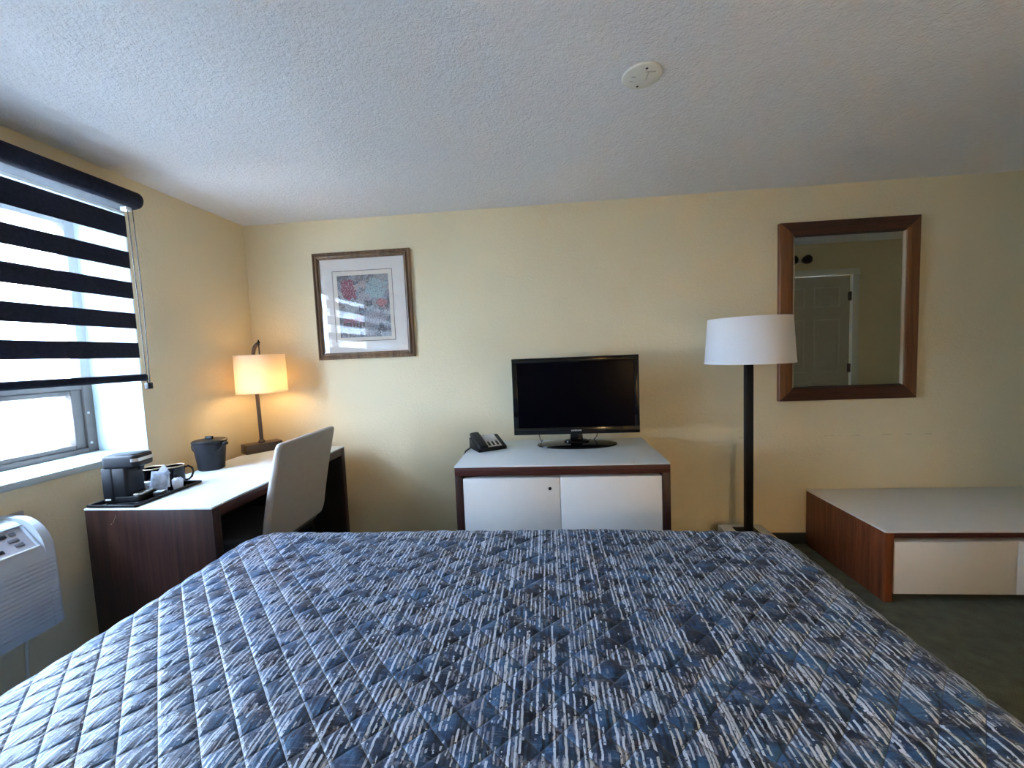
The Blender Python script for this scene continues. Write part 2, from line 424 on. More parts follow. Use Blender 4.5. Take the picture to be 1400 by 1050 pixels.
def text_mesh(name, s, size, mat, parent, loc, rot, depth=.0006):
    cu = bpy.data.curves.new(name, 'FONT'); cu.body = s; cu.size = size; cu.align_x = 'CENTER'; cu.align_y = 'CENTER'; cu.extrude = depth; cu.resolution_u = 2
    t = bpy.data.objects.new(name, cu); COL.objects.link(t)
    dg = bpy.context.evaluated_depsgraph_get(); dg.update()
    me = bpy.data.meshes.new_from_object(t.evaluated_get(dg)); bpy.data.objects.remove(t)
    me.materials.clear(); me.materials.append(MAT[mat])
    o = bpy.data.objects.new(name, me); COL.objects.link(o); o.parent = parent; o.location = loc; o.rotation_euler = rot
    return o

# ------------------------------------------------------------------ the room
XL, YB, ZC = -2.144, 2.90, .994+H
XR, YH, YE, XE = 3.95, -.62, 1.16, 1.98
WY0, WY1, WZ0, WZ1 = .12, 2.03, -.43+H, .80+H       # window opening
struct(obj('floor', bx(XL-.36, XR+.12, YH-.12, YB+.12, -.1, 0), 'carpet', smooth=0))
struct(obj('ceiling', bx(XL-.36, XR+.12, YH-.12, YB+.12, ZC, ZC+.12), 'ceiling', smooth=0))
struct(obj('wall_back', bx(XL-.36, XR+.12, YB, YB+.12, 0, ZC), 'wall', smooth=0))
bm = B()
box(bm, XL-.36, XL, YH, WY0, 0, ZC); box(bm, XL-.36, XL, WY1, YB, 0, ZC)
box(bm, XL-.36, XL, WY0, WY1, 0, WZ0-.03); box(bm, XL-.36, XL, WY0, WY1, WZ1, ZC)
struct(obj('wall_left', bm, 'wall', smooth=0))
struct(obj('wall_right', bx(XR, XR+.12, YE, YB, 0, ZC), 'wall', smooth=0))
struct(obj('wall_front', bx(XL-.36, XE+.12, YH-.12, YH, 0, ZC), 'wall', smooth=0))
# entry block to the right of the bed: its wall with the door is what the mirror shows
DX0, DX1, DTOP = 2.34, 3.14, .667+H
bm = B()
box(bm, XE, XE+.12, YH, YE-.12, 0, ZC)
box(bm, XE, DX0, YE-.12, YE, 0, ZC); box(bm, DX1, XR+.12, YE-.12, YE, 0, ZC); box(bm, DX0, DX1, YE-.12, YE, DTOP, ZC)
struct(obj('wall_entry', bm, 'wall', smooth=0))
struct(obj('baseboard_back', bx(XL, XR, YB-.012, YB, 0, .078, bev=.003), 'basebd'))
struct(obj('baseboard_left', bx(XL, XL+.012, YH, YB-.012, 0, .078, bev=.003), 'basebd'))
struct(obj('ground', bx(-22, XL-.5, -14, 18, -.35, -.25), 'concrete', smooth=0))

# door seen in the mirror
d = struct(obj('door_1', bx(DX0+.004, DX1-.004, YE-.055, YE-.015, .01, DTOP-.004), 'doorp', smooth=0))
yf = YE-.015
cols = ((DX0+.10, DX0+.355), (DX1-.355, DX1-.10))
for (za, zb) in ((.345+H, .555+H), (-.33+H, .225+H), (-1.15+H, -.44+H)):
    for (xa, xb) in cols:
        bm = B(); 
        for q in ((xa, xb, za, za+.014), (xa, xb, zb-.014, zb), (xa, xa+.014, za, zb), (xb-.014, xb, za, zb)):
            box(bm, q[0], q[1], yf, yf+.006, q[2], q[3])
        p = obj('panel_moulding', bm, 'moulding', d, smooth=0)
        obj('raised_panel', bev(bx(xa+.045, xb-.045, yf, yf+.008, za+.045, zb-.045), .005, 1), 'doorp', d, smooth=0)
for z in (.45+H, -.29+H, -1.1+H):
    hg = obj('hinge', bx(DX1-.022, DX1+.012, YE-.016, YE+.006, z-.045, z+.045, bev=.003), 'bronze', d)
bm = lathe(B(), [(0, 0), (.028, 0), (.028, .006), (.012, .012), (.012, .04), (.027, .05), (.03, .065), (.02, .078), (0, .08)])
bmesh.ops.rotate(bm, verts=bm.verts, cent=(0, 0, 0), matrix=Matrix.Rotation(-math.pi/2, 3, 'X'))
bmesh.ops.translate(bm, verts=bm.verts, vec=(DX0+.06, yf, .95)); obj('door_knob', bm, 'bronze', d)
tr = struct(obj('trim_1', bev(bx(DX0-.07, DX1+.07, YE, YE+.018, DTOP, DTOP+.065), .004), 'casing'))
struct(obj('trim_2', bev(bx(DX1, DX1+.07, YE, YE+.018, 0, DTOP), .004), 'casing'))
struct(obj('trim_3', bev(bx(DX0-.07, DX0, YE, YE+.018, 0, DTOP), .004), 'casing'))
# two-headed light above the door, seen in the mirror
e = thing('emergency_light', 'small dark two-headed light on the wall above the door, seen only in the mirror', 'light', (2.60, YE, .83+H))
obj('back_plate', bx(-.055, .055, 0, .02, -.03, .03, bev=.004), 'casing', e)
for dx in (-.068, .068):
    bm = lathe(B(), [(0, -.035), (.03, -.03), (.042, 0), (.045, .03), (.04, .032), (.03, .01), (0, .006)], seg=20)
    bmesh.ops.rotate(bm, verts=bm.verts, cent=(0, 0, 0), matrix=Matrix.Rotation(-math.pi/2, 3, 'X'))
    bmesh.ops.translate(bm, verts=bm.verts, vec=(dx, .05, 0)); obj('lamp_head', bm, 'blackplastic', e)
    obj('stem', tube(B(), [(dx*.6, .012, 0), (dx*.9, .03, 0)], .008), 'blackplastic', e)

# ------------------------------------------------------------------ window
w = struct(obj('window_1', prism(B(), [(WY0, WZ0), (WY1, WZ0), (WY1, WZ1), (WY0, WZ1)], 'x', -2.478, -2.474), 'glass', smooth=0))
w.name = 'window_1'
def wbar(name, y0, y1, z0, z1, x0=-2.485, x1=-2.43, mat='winframe', bv=.004):
    return obj(name, bx(x0, x1, y0, y1, z0, z1, bev=bv), mat, w)
wbar('frame_jamb', WY1-.05, WY1, WZ0, WZ1); wbar('frame_jamb', WY0, WY0+.05, WZ0, WZ1)
wbar('frame_sill_rail', WY0+.05, WY1-.05, WZ0, WZ0+.026); wbar('frame_head', WY0+.05, WY1-.05, WZ1-.05, WZ1)
wbar('transom', WY0+.05, WY1-.05, -.095+H, -.045+H)
wbar('mullion', 1.05, 1.10, -.045+H, WZ1-.05)
sash = wbar('sash_stile', WY1-.10, WY1-.05, WZ0+.026, -.095+H, -2.475, -2.44, bv=.006)
wbar('sash_stile', WY0+.05, WY0+.10, WZ0+.026, -.095+H, -2.475, -2.44, bv=.006)
wbar('sash_rail', WY0+.10, WY1-.10, WZ0+.026, WZ0+.05, -2.475, -2.44, bv=.006)
wbar('sash_rail', WY0+.10, WY1-.10, -.122+H, -.095+H, -2.475, -2.44, bv=.006)
for z in (-.22+H, -.38+H):
    bm = lathe(B(), [(0, .004), (.005, .003), (.007, 0)], seg=12)
    bmesh.ops.rotate(bm, verts=bm.verts, cent=(0, 0, 0), matrix=Matrix.Rotation(math.pi/2, 3, 'Y'))
    bmesh.ops.translate(bm, verts=bm.verts, vec=(-2.43, WY1-.035, z)); obj('frame_screw', bm, 'silver', w)
# pale outer storm frame
def ring(name, y0, y1, z0, z1, t, r, x0, x1, mat, parent):
    bm = B(); o = rrect(y0, y1, z0, z1, .005, 4); i = rrect(y0+t, y1-t, z0+t, z1-t, r, 4); n = len(o)
    vs = [[bm.verts.new((x, p[0], p[1])) for p in q] for x in (x0, x1) for q in (o, i)]
    for k in range(n):
        j = (k+1) % n
        bm.faces.new((vs[0][k], vs[0][j], vs[1][j], vs[1][k])); bm.faces.new((vs[2][k], vs[2][j], vs[3][j], vs[3][k]))
        bm.faces.new((vs[0][k], vs[0][j], vs[2][j], vs[2][k])); bm.faces.new((vs[1][k], vs[1][j], vs[3][j], vs[3][k]))
    bmesh.ops.recalc_face_normals(bm, faces=bm.faces[:])
    return obj(name, bm, mat, parent)
ring('storm_frame', WY0-.02, WY1-.02, WZ0, -.06+H, .075, .035, -2.53, -2.52, 'storm', w)
# white lined reveal and the sill board
obj('reveal_lining', bx(-2.43, XL+.002, WY1-.004, WY1+.0, WZ0, WZ1), 'reveal', w, smooth=0)
obj('reveal_lining', bx(-2.43, XL+.002, WY0, WY0+.004, WZ0, WZ1), 'reveal', w, smooth=0)
obj('reveal_lining', bx(-2.43, XL+.002, WY0, WY1, WZ1-.004, WZ1), 'reveal', w, smooth=0)
obj('window_sill', bx(-2.49, XL+.012, WY0+.001, WY1-.001, WZ0-.03, WZ0, bev=.004), 'reveal', w)

# ------------------------------------------------------------------ zebra roller blind
bl = thing('roller_blind', 'navy and white striped zebra roller blind over the window', 'blind', (-2.06, 1.0, -.06+H))
BX, BY0, BY1 = -2.06, .05, 1.955
def bo(name, bm, mat, par=bl, sm=30):
    bmesh.ops.translate(bm, verts=bm.verts, vec=(-(-2.06), -1.0, -(-.06+H))); return obj(name, bm, mat, par, sm)
zc = .853+H
poly = [(XL, zc-.043)]+[(XL, zc+.043)]+arc(BX-.002, zc, .043, 90, -60, 10)+[(BX-.01, zc-.043)]
bo('cassette', prism(B(), poly, 'y', .03, 2.012), 'blind_dark')
bo('end_cap', bev(prism(B(), [(p[0]*1+.001, p[1]) for p in poly], 'y', 2.012, 2.024), .003), 'blackplastic')
bo('cord_bracket', bx(BX-.03, BX+.005, 1.962, 1.99, zc-.062, zc-.043, bev=.003), 'whiteplastic')
edges = [(.758, .655), (.583, .501), (.433, .352), (.280, .203), (.132, .056)]
top = .812
for zt, zb in edges:
    bo('sheer_band', prism(B(), [(BX-.0006, zt+H), (BX+.0006, zt+H), (BX+.0006, top+H), (BX-.0006, top+H)], 'y', BY0, BY1), 'sheer', sm=0)
    bo('opaque_band', prism(B(), [(BX-.0014, zb+H), (BX+.0014, zb+H), (BX+.0014, zt+H), (BX-.0014, zt+H)], 'y', BY0, BY1), 'blind_dark', sm=0)
    top = zb
bo('sheer_band', prism(B(), [(BX-.0006, -.03+H), (BX+.0006, -.03+H), (BX+.0006, top+H), (BX-.0006, top+H)], 'y', BY0, BY1), 'sheer', sm=0)
bo('bottom_rail', prism(B(), rrect(BX-.016, BX+.016, -.062+H, -.027+H, .012), 'y', BY0-.01, BY1+.012), 'blind_dark')
bo('bottom_rail_cap', prism(B(), rrect(BX-.017, BX+.017, -.063+H, -.026+H, .012), 'y', BY1+.012, BY1+.017), 'blackplastic')
for y in (1.972, 1.998):
    bo('pull_cord', tube(B(), [(BX+.0, y, zc-.05), (BX+.0, y+.006, .3+H), (BX, 1.988+(y-1.985)*.55, -.075+H)], .002, 6), 'blackmetal')
bo('cord_weight', bx(BX-.012, BX+.012, 1.974, 2.002, -.105+H, -.072+H, bev=.004), 'blackplastic')

# ------------------------------------------------------------------ wall air conditioner
AX, AY1, AY0 = -1.94, 1.425, .33
ac = thing('air_conditioner', 'pale grey wall air conditioner under the window with ribbed front and sloping control panel', 'air conditioner', (XL+.003, .87, -.98+H))
def ao(name, bm, mat, par=ac, sm=30):
    bmesh.ops.translate(bm, verts=bm.verts, vec=(-XL, -.87, -(-.98+H))); return obj(name, bm, mat, par, sm)
prof = [(XL, -.98+H), (AX, -.98+H), (AX, -.69+H), (AX-.012, -.665+H), (AX-.095, -.575+H), (AX-.115, -.563+H), (XL, -.556+H)]
bm = prism(B(), prof, 'y', AY0, AY1-.034)
ao('casing', bm, 'ac')
ecp = [(XL, -.98+H), (AX-.01, -.98+H)]+[(AX-.008+.012*math.cos(math.radians(a)), -.97+H+.010*math.sin(math.radians(a))) for a in (-60, -30, 0)]+[(AX-.121+.122*math.cos(math.radians(a)), -.70+H+.150*math.sin(math.radians(a))) for a in range(0, 91, 9)]+[(XL, -.548+H)]
bm = prism(B(), ecp, 'y', AY1-.036, AY1)
es = [ed for ed in bm.edges if all(abs(v.co.y-AY1) < 1e-6 for v in ed.verts) and max(v.co.x for v in ed.verts) > XL+.05]
bmesh.ops.bevel(bm, geom=es, offset=.014, segments=3, affect='EDGES', profile=.5)
ao('end_cap', bm, 'ac', sm=40)
for k in range(15):
    z = -.955+H+k*.0165
    ao('louver', prism(B(), [(AX-.002, z), (AX+.007, z+.002), (AX+.006, z+.008), (AX-.002, z+.0125)], 'y', AY0+.03, AY1-.015), 'ac', sm=0)
# control recess on the slope: local frame along the slope
sl0, sl1 = Vector((AX-.016, 0, -.661+H)), Vector((AX-.092, 0, -.578+H)); sd = (sl1-sl0); SLn = sd.length; sd.normalize(); nrm = Vector((-sd.z, 0, sd.x)); nrm = -nrm if nrm.x < 0 else nrm
def slope_box(s0, s1, y0, y1, h0, h1, bv=0):
    bm = bx(0, 1, 0, 1, 0, 1) if not bv else None
    if bv: bm = bx(0, s1-s0, y0, y1, h0, h1, bev=bv)
    else:
        bm.free(); bm = bx(0, s1-s0, y0, y1, h0, h1)
    for v in bm.verts:
        p = sl0+sd*(s0+v.co.x)+nrm*v.co.z; v.co = (p.x, v.co.y, p.z)
    bmesh.ops.recalc_face_normals(bm, faces=bm.faces[:]); return bm
cp = ao('control_panel', slope_box(.006, SLn-.006, .55, AY1-.047, -.002, .0015), 'acpanel', sm=0)
for s0, s1, mt in ((-.001, .006, 'whiteplastic'), (SLn-.006, SLn, 'ac')):
    ao('panel_lip', slope_box(s0, s1, .54, AY1-.040, -.001, .009, .002), mt)
ao('panel_lip', slope_box(0, SLn, AY1-.048, AY1-.040, -.001, .007, .002), 'ac')
for (s, y, wy, mt) in ((.086, 1.305, .045, 'blackplastic'), (.086, 1.345, .018, 'acbtn'), (.086, 1.25, .04, 'acbtn'), (.060, 1.335, .03, 'acbtn'), (.060, 1.275, .03, 'acbtn'), (.060, 1.215, .03, 'acbtn'), (.036, 1.34, .026, 'acbtn'), (.030, 1.285, .014, 'blackplastic'), (.034, 1.235, .032, 'acbtn'), (.034, 1.18, .03, 'acbtn')):
    ao('control_button', slope_box(s-.007, s+.007, y-wy/2, y+wy/2, .001, .004, .001), mt, cp)
ao('sleeve_plate', bx(XL, XL+.014, AY0-.03, 1.47, -.62+H, -.552+H, bev=.002), 'reddish')
tag(obj('cable_channel', tube(B(), [(XL+.006, 1.44, -1.0+H), (XL+.006, 1.425, -1.18+H), (XL+.006, 1.42, .02)], .006, 8), 'ivory'),
    'thin pale cable running down the wall below the air conditioner', 'cable')

# ------------------------------------------------------------------ writing desk
ZD = -.59+H; dx0, dx1, dy0, dy1 = -2.006, -1.418, 1.585, 2.735
dk = thing('writing_desk', 'walnut writing desk with white top and open kneehole below the window corner', 'desk', ((dx0+dx1)/2, (dy0+dy1)/2, 0))
def do(name, bm, mat, par=dk, sm=30):
    bmesh.ops.translate(bm, verts=bm.verts, vec=(-(dx0+dx1)/2, -(dy0+dy1)/2, 0)); return obj(name, bm, mat, par, sm)
do('desktop', bx(dx0, dx1, dy0, dy1, ZD-.008, ZD, bev=.0015), 'laminate')
do('end_panel', bx(dx0, dx1, dy0+.002, dy0+.045, 0, ZD-.008, bev=.0015), 'walnut')
do('end_panel', bx(dx0, dx1, dy1-.045, dy1-.002, 0, ZD-.008, bev=.0015), 'walnut')
do('front_rail', bx(dx1-.03, dx1-.001, dy0+.045, dy1-.045, ZD-.055, ZD-.008, bev=.0015), 'walnut_y')
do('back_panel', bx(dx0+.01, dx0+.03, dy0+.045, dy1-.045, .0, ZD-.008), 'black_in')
do('inner_black_sheet', bx(dx0+.03, dx1-.012, dy1-.0475, dy1-.045, 0.002, ZD-.031), 'black_in')  # black sheet over the far end panel's inner face
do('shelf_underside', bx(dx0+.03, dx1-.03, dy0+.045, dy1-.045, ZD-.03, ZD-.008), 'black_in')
bm = tube(B(), [(-1.875, dy0+.0015, ZD-.062), (-1.86, dy0+.0015, ZD-.03)], .0012, 5); tube(bm, [(-1.888, dy0+.0015, ZD-.072), (-1.882, dy0+.0015, ZD-.066)], .0013, 5)
do('scratch', bm, 'bead')

# ------------------------------------------------------------------ desk chair
ch = thing('desk_chair', 'light grey vinyl upholstered chair pushed in at the walnut desk', 'chair', (-1.60, 2.11, 0), 0)
bm = B()                                     # backrest slab: width along y, lean in x, rounded edges
nx = 26
def back_x(z):                               # rear face of the back above seat level
    t = (z-(-.90+H))/.51
    return .225+.105*max(0, t)**1.25
rows = []
zs = [-.90+H+(.515)*i/nx for i in range(nx+1)]
for z in zs:
    t = (z-zs[0])/(zs[-1]-zs[0])
    hw = .262-.004*abs(t-.5)
    if t < .12: hw -= .035*(1-t/.12)**2
    if t > .95: hw -= .012*((t-.95)/.05)**2
    th = .052-.012*t
    xb = back_x(z)
    prof = []
    for a in range(20):
        an = 2*math.pi*a/20; cx, sx = math.cos(an), math.sin(an)
        px = (abs(cx)**.35)*math.copysign(1, cx)*th/2; py = (abs(sx)**.22)*math.copysign(1, sx)*hw
        prof.append(bm.verts.new((xb-th/2+px, py, z)))
    rows.append(prof)
for p, q in zip(rows, rows[1:]):
    for k in range(20): bm.faces.new((p[k], p[(k+1) % 20], q[(k+1) % 20], q[k]))
bm.faces.new(rows[0][::-1]); bm.faces.new(rows[-1])
bmesh.ops.recalc_face_normals(bm, faces=bm.faces[:])
bev(bm, .010, 3, 50)
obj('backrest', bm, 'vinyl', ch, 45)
obj('seat', bx(-.25, .185, -.25, .25, -.945+H, -.86+H, bev=.025, seg=4), 'seatvinyl_shade', ch)
obj('seat_frame', bx(-.225, .17, -.225, .225, -.975+H, -.945+H, bev=.004), 'blackmetal', ch)
for sx in (-.2, .16):
    for sy in (-.2, .2):
        bm = B(); prism(bm, [(sx-.018, sy-.018), (sx+.018, sy-.018), (sx+.018, sy+.018), (sx-.018, sy+.018)], 'z', 0, -.975+H)
        obj('leg', bm, 'blackmetal', ch)

# ------------------------------------------------------------------ desk lamp (lit)
lx, ly = -1.952, 2.645
dl = thing('table_lamp', 'lit bronze table lamp with cream drum shade in the desk corner', 'lamp', (lx, ly, ZD))
bm = bx(-.055, .055, -.112, .112, 0, .058, bev=.003)
bmesh.ops.rotate(bm, verts=bm.verts, cent=(0, 0, 0), matrix=Matrix.Rotation(math.radians(-38), 3, 'Z'))
obj('base', bm, 'bronze', dl)
zt = .055+H-ZD
pp = [(0, 0, .05), (-.004, 0, .35), (-.008, 0, .60)]
for i in range(1, 11):
    a = math.radians(180-90*i/10); pp.append((.036+.044*math.cos(a), 0, .64+.085*math.sin(a)))
bm = tube(B(), pp, .0118, 10); obj('pole', bm, 'bronze', dl)
obj('collar', lathe(B(), [(0, 0), (.02, 0), (.02, .012), (.012, .022), (0, .022)], (0, 0, .057), 16), 'bronze', dl)
scx, scy = .036, -.012
obj('hanging_rod', tube(B(), [(scx, 0, .735), (scx, 0, .49)], .0035, 8), 'blackmetal', dl)
obj('finial', lathe(B(), [(0, -.008), (.008, -.006), (.010, 0), (.006, .006), (.003, .016), (0, .018)], (scx, 0, .735), 12), 'blackmetal', dl)
s0, s1 = -.188+H-ZD, .056+H-ZD
R_ = .153
sh = obj('lamp_shade', lathe(B(), [(R_, s0), (R_*.985, s1), (R_*.985-.002, s1), (R_-.002, s0), (R_, s0)], (scx, 0, 0), 48), 'shade_on', dl)
for z, r in ((s0, R_), (s1, R_*.985)):
    obj('shade_trim', lathe(B(), [(r-.003, z-.003), (r+.0012, z-.003), (r+.0012, z+.004), (r-.003, z+.004), (r-.003, z-.003)], (scx, 0, 0), 48), 'shade_on', sh)
bm = B()
for a in range(3):
    an = a*2*math.pi/3+.4; tube(bm, [(scx, 0, s1-.02), (scx+(R_-.004)*math.cos(an), (R_-.004)*math.sin(an), s1-.004)], .0022, 6)
obj('shade_spider', bm, 'blackmetal', sh)
obj('bulb', lathe(B(), [(0, -.055), (.018, -.05), (.029, -.03), (.028, -.012), (.016, .015), (.013, .035), (0, .036)], (scx, 0, (s0+s1)/2), 20), 'bulb', dl)
ll = bpy.data.lights.new('bulb_light', 'POINT'); ll.energy = 1.45; ll.color = (1, .68, .34); ll.shadow_soft_size = .035
llo = bpy.data.objects.new('bulb_light', ll); COL.objects.link(llo); llo.parent = dl; llo.location = (scx, 0, (s0+s1)/2-.075)

# ------------------------------------------------------------------ ice bucket
ib = thing('ice_bucket', 'black ice bucket with flat lid on the desk beside the lamp', 'bucket', (-1.945, 2.205, ZD))
obj('bucket', lathe(B(), [(0, 0), (.060, 0), (.064, .004), (.080, .148), (.083, .150), (.083, .156), (.076, .156), (.060, .01), (0, .01)], seg=40), 'softblack', ib)
ld = obj('lid', lathe(B(), [(.086, .157), (.087, .164), (.080, .170), (.03, .173), (0, .173)], seg=40), 'blackplastic', ib)
obj('knob', bx(-.022, .022, -.008, .008, .173, .190, bev=.004), 'blackplastic', ld)
for sgn in (-1, 1):
    obj('handle_lug', bx(sgn*.093-.012, sgn*.093+.012, -.014, .014, .138, .156, bev=.004), 'blackplastic', ib)
bm = tube(B(), [(.098*math.cos(a), -.012-.095*math.sin(a)*.35, .148-.055*math.sin(a)) for a in [math.pi*i/14 for i in range(15)]], .003, 8)
obj('bail_handle', bm, 'blackplastic', ib)

# ------------------------------------------------------------------ coffee tray and what stands on it
tx0, tx1, ty0, ty1 = -1.992, -1.775, 1.592, 1.935
ty = thing('serving_tray', 'flat black serving tray at the near end of the desk under the coffee maker', 'tray', ((tx0+tx1)/2, (ty0+ty1)/2, ZD))
hx, hy = (tx1-tx0)/2, (ty1-ty0)/2
obj('tray_base', bx(-hx, hx, -hy, hy, 0, .005, bev=.002), 'gloss', ty)
for a, b2 in (((-hx, -hy), (hx, -hy)), ((hx, -hy), (hx, hy)), ((hx, hy), (-hx, hy)), ((-hx, hy), (-hx, -hy))):
    bm = B(); x0, x1 = sorted((a[0], b2[0])); y0, y1 = sorted((a[1], b2[1]))
    box(bm, x0-.004, x1+.004, y0-.004, y1+.004, .002, .014, bev=.003); obj('tray_rim', bm, 'blackplastic', ty)
ZT = ZD+.0055
# coffee maker: front (spout end) to +x, a little turned into the room
cm = thing('coffee_maker', 'black single-cup coffee maker with silver lid band on the tray', 'coffee maker', (-1.908, 1.702, ZT), math.radians(10)); cm.scale = (.80, 1, 1)
obj('base_plate', bev(prism(B(), rrect(-.088, .100, -.052, .052, .02), 'z', 0, .022), .003), 'blackplastic', cm)
obj('body', bev(prism(B(), rrect(-.088, .040, -.052, .052, .02), 'z', .022, .150), .003), 'blackplastic', cm)
obj('water_tank', bev(prism(B(), rrect(-.093, -.030, -.055, .055, .012), 'z', .006, .152), .003), 'softblack', cm)
bm = prism(B(), rrect(-.093, .100, -.056, .056, .03), 'z', .150, .205); bev(bm, .010, 4); obj('brew_head', bm, 'softblack', cm)
obj('lid_plate', bev(prism(B(), rrect(-.04, .088, -.042, .042, .03), 'z', .204, .2085), .002), 'blackplastic', cm)
bm = prism(B(), rrect(.045, .1025, -.0565, .0565, .028), 'z', .176, .190); obj('silver_band', bm, 'silver', cm)
obj('drip_tray', bev(prism(B(), rrect(.042, .095, -.044, .044, .018), 'z', .022, .030), .002), 'silver', cm)
obj('spout', lathe(B(), [(0, 0), (.012, 0), (.016, .02), (0, .02)], (.068, 0, .131), 16), 'blackplastic', cm)
obj('badge', bx(-.078, -.05, -.0565, -.055, .010, .018, bev=.0005), 'logo', cm)
# mugs
mg = thing('mug', 'black coffee mug on the tray with its handle towards the lamp', 'mug', (-1.862, 1.884, ZT), math.radians(50), 'black mugs on the coffee tray'); mg.scale = (1.06, 1.06, 1.06)
obj('cup', lathe(B(), [(0, 0), (.034, 0), (.038, .004), (.040, .092), (.0385, .094), (.036, .092), (.034, .008), (0, .007)], seg=32), 'gloss', mg)
obj('rim', lathe(B(), [(.0403, .090), (.0412, .0935), (.0388, .0955), (.0362, .0935), (.0362, .090)], seg=32), 'bead', mg)
obj('handle', tube(B(), [(.036, 0, .078), (.052, 0, .082), (.066, 0, .070), (.070, 0, .05), (.062, 0, .028), (.050, 0, .017), (.036, 0, .018)], .0046, 8), 'blackplastic', mg)
copy_thing(mg, (-1.944, 1.850, ZT), math.radians(150), 'black coffee mug at the back of the tray behind the paper sachet')
# sachet, napkin, sticks, pod, wrapped cup
def pillow(bm, wd, ht, th, nxx=8, nz=8, seed=1):
    rnd = random.Random(seed); g = []
    for s in (1, -1):
        gg = []
        for i in range(nxx+1):
            row = []
            for k in range(nz+1):
                u, v = i/nxx*2-1, k/nz*2-1
                t = th*(max(0, (1-abs(u)**3)*(1-abs(v)**3)))**.5*(1+.35*(rnd.random()-.5))
                row.append(bm.verts.new((u*wd/2, s*t/2, (v+1)/2*ht)))
            gg.append(row)
        for i in range(nxx):
            for k in range(nz):
                f = (gg[i][k], gg[i+1][k], gg[i+1][k+1], gg[i][k+1]); bm.faces.new(f if s > 0 else f[::-1])
    bmesh.ops.remove_doubles(bm, verts=bm.verts, dist=1e-5); bmesh.ops.recalc_face_normals(bm, faces=bm.faces[:]); return bm
bm = pillow(B(), .078, .098, .016); bmesh.ops.rotate(bm, verts=bm.verts, cent=(0, 0, 0), matrix=Matrix.Rotation(math.radians(-16), 3, 'X'))
o = tag(obj('sachet', bm, 'sachet', smooth=60), 'blue and white paper sachet leaning upright against the mugs', 'sachet'); o.location = (-1.843, 1.770, ZT+.003); o.rotation_euler = (0, 0, math.radians(12))
bm = B(); a = [bm.verts.new(p) for p in ((-.032, 0, .075), (.03, .006, .075), (.004, .008, .122), (-.032, .004, .075), (.03, .010, .075), (.004, .012, .122))]
bm.faces.new(a[:3]); bm.faces.new(a[3:][::-1])
for i in range(3): bm.faces.new((a[i], a[i+3], a[(i+1) % 3+3], a[(i+1) % 3]))
box(bm, -.024, .024, .002, .010, .01, .08); bmesh.ops.recalc_face_normals(bm, faces=bm.faces[:])
o = tag(obj('napkin', bm, 'paper', smooth=0), 'folded white napkin with a pointed tip standing behind the sachet', 'napkin'); o.location = (-1.862, 1.818, ZT); o.rotation_euler = (0, 0, math.radians(10))
for i, (px, py, rz, lab) in enumerate(((-1.902, 1.790, .15, 'lowest white paper stick of the pile between coffee maker and sachet'), (-1.904, 1.792, .38, 'second lowest white paper stick of the pile beside the coffee maker'), (-1.901, 1.789, .05, 'second highest white paper stick of the pile beside the coffee maker'), (-1.903, 1.791, .30, 'topmost white paper stick of the pile beside the coffee maker'))):
    o = tag(obj('sugar_stick', bev(bx(-.030, .030, -.011, .011, 0, .012), .004, 2), 'paper'), lab, 'sugar stick', 'sugar sticks in the tray'); o.location = (px, py, ZT+i*.0123); o.rotation_euler = (0, 0, rz)
pk = thing('coffee_pod', 'dark coffee packet with a white square label at the tray edge', 'coffee packet', (-1.799, 1.736, ZT), math.radians(10)); pk.scale = (.8, .8, .9)
obj('packet', bx(-.022, .022, -.026, .026, 0, .022, bev=.005), 'blackplastic', pk)
bm = B()
for q in ((-.019, .019, -.019, -.011), (-.019, .019, .011, .019), (-.019, -.010, -.011, .011), (.010, .019, -.011, .011)): box(bm, q[0], q[1], q[2], q[3], .0215, .0228)
obj('label_square', bm, 'paper', pk, 0)
wc = thing('wrapped_cup', 'clear plastic wrapped cup lying in front of the mug', 'cup', (-1.803, 1.836, ZT), math.radians(20)); wc.scale = (.62, .62, .75)
obj('plastic_cup', lathe(B(), [(0, 0), (.022, 0), (.029, .055), (.030, .056), (.027, .055), (.020, .004), (0, .004)], seg=20), 'paper', wc)
bm = lathe(B(), [(0, 0), (.030, .0), (.034, .03), (.035, .058), (.02, .07), (.012, .068), (0, .066)], seg=22)
rn = random.Random(4)
for v in bm.verts:
    if v.co.z > .002:
        k = 1+.22*(rn.random()-.5); v.co.x *= k; v.co.y *= k; v.co.z *= 1+.1*(rn.random()-.5)
obj('wrapper', bm, 'clear', wc, 20)

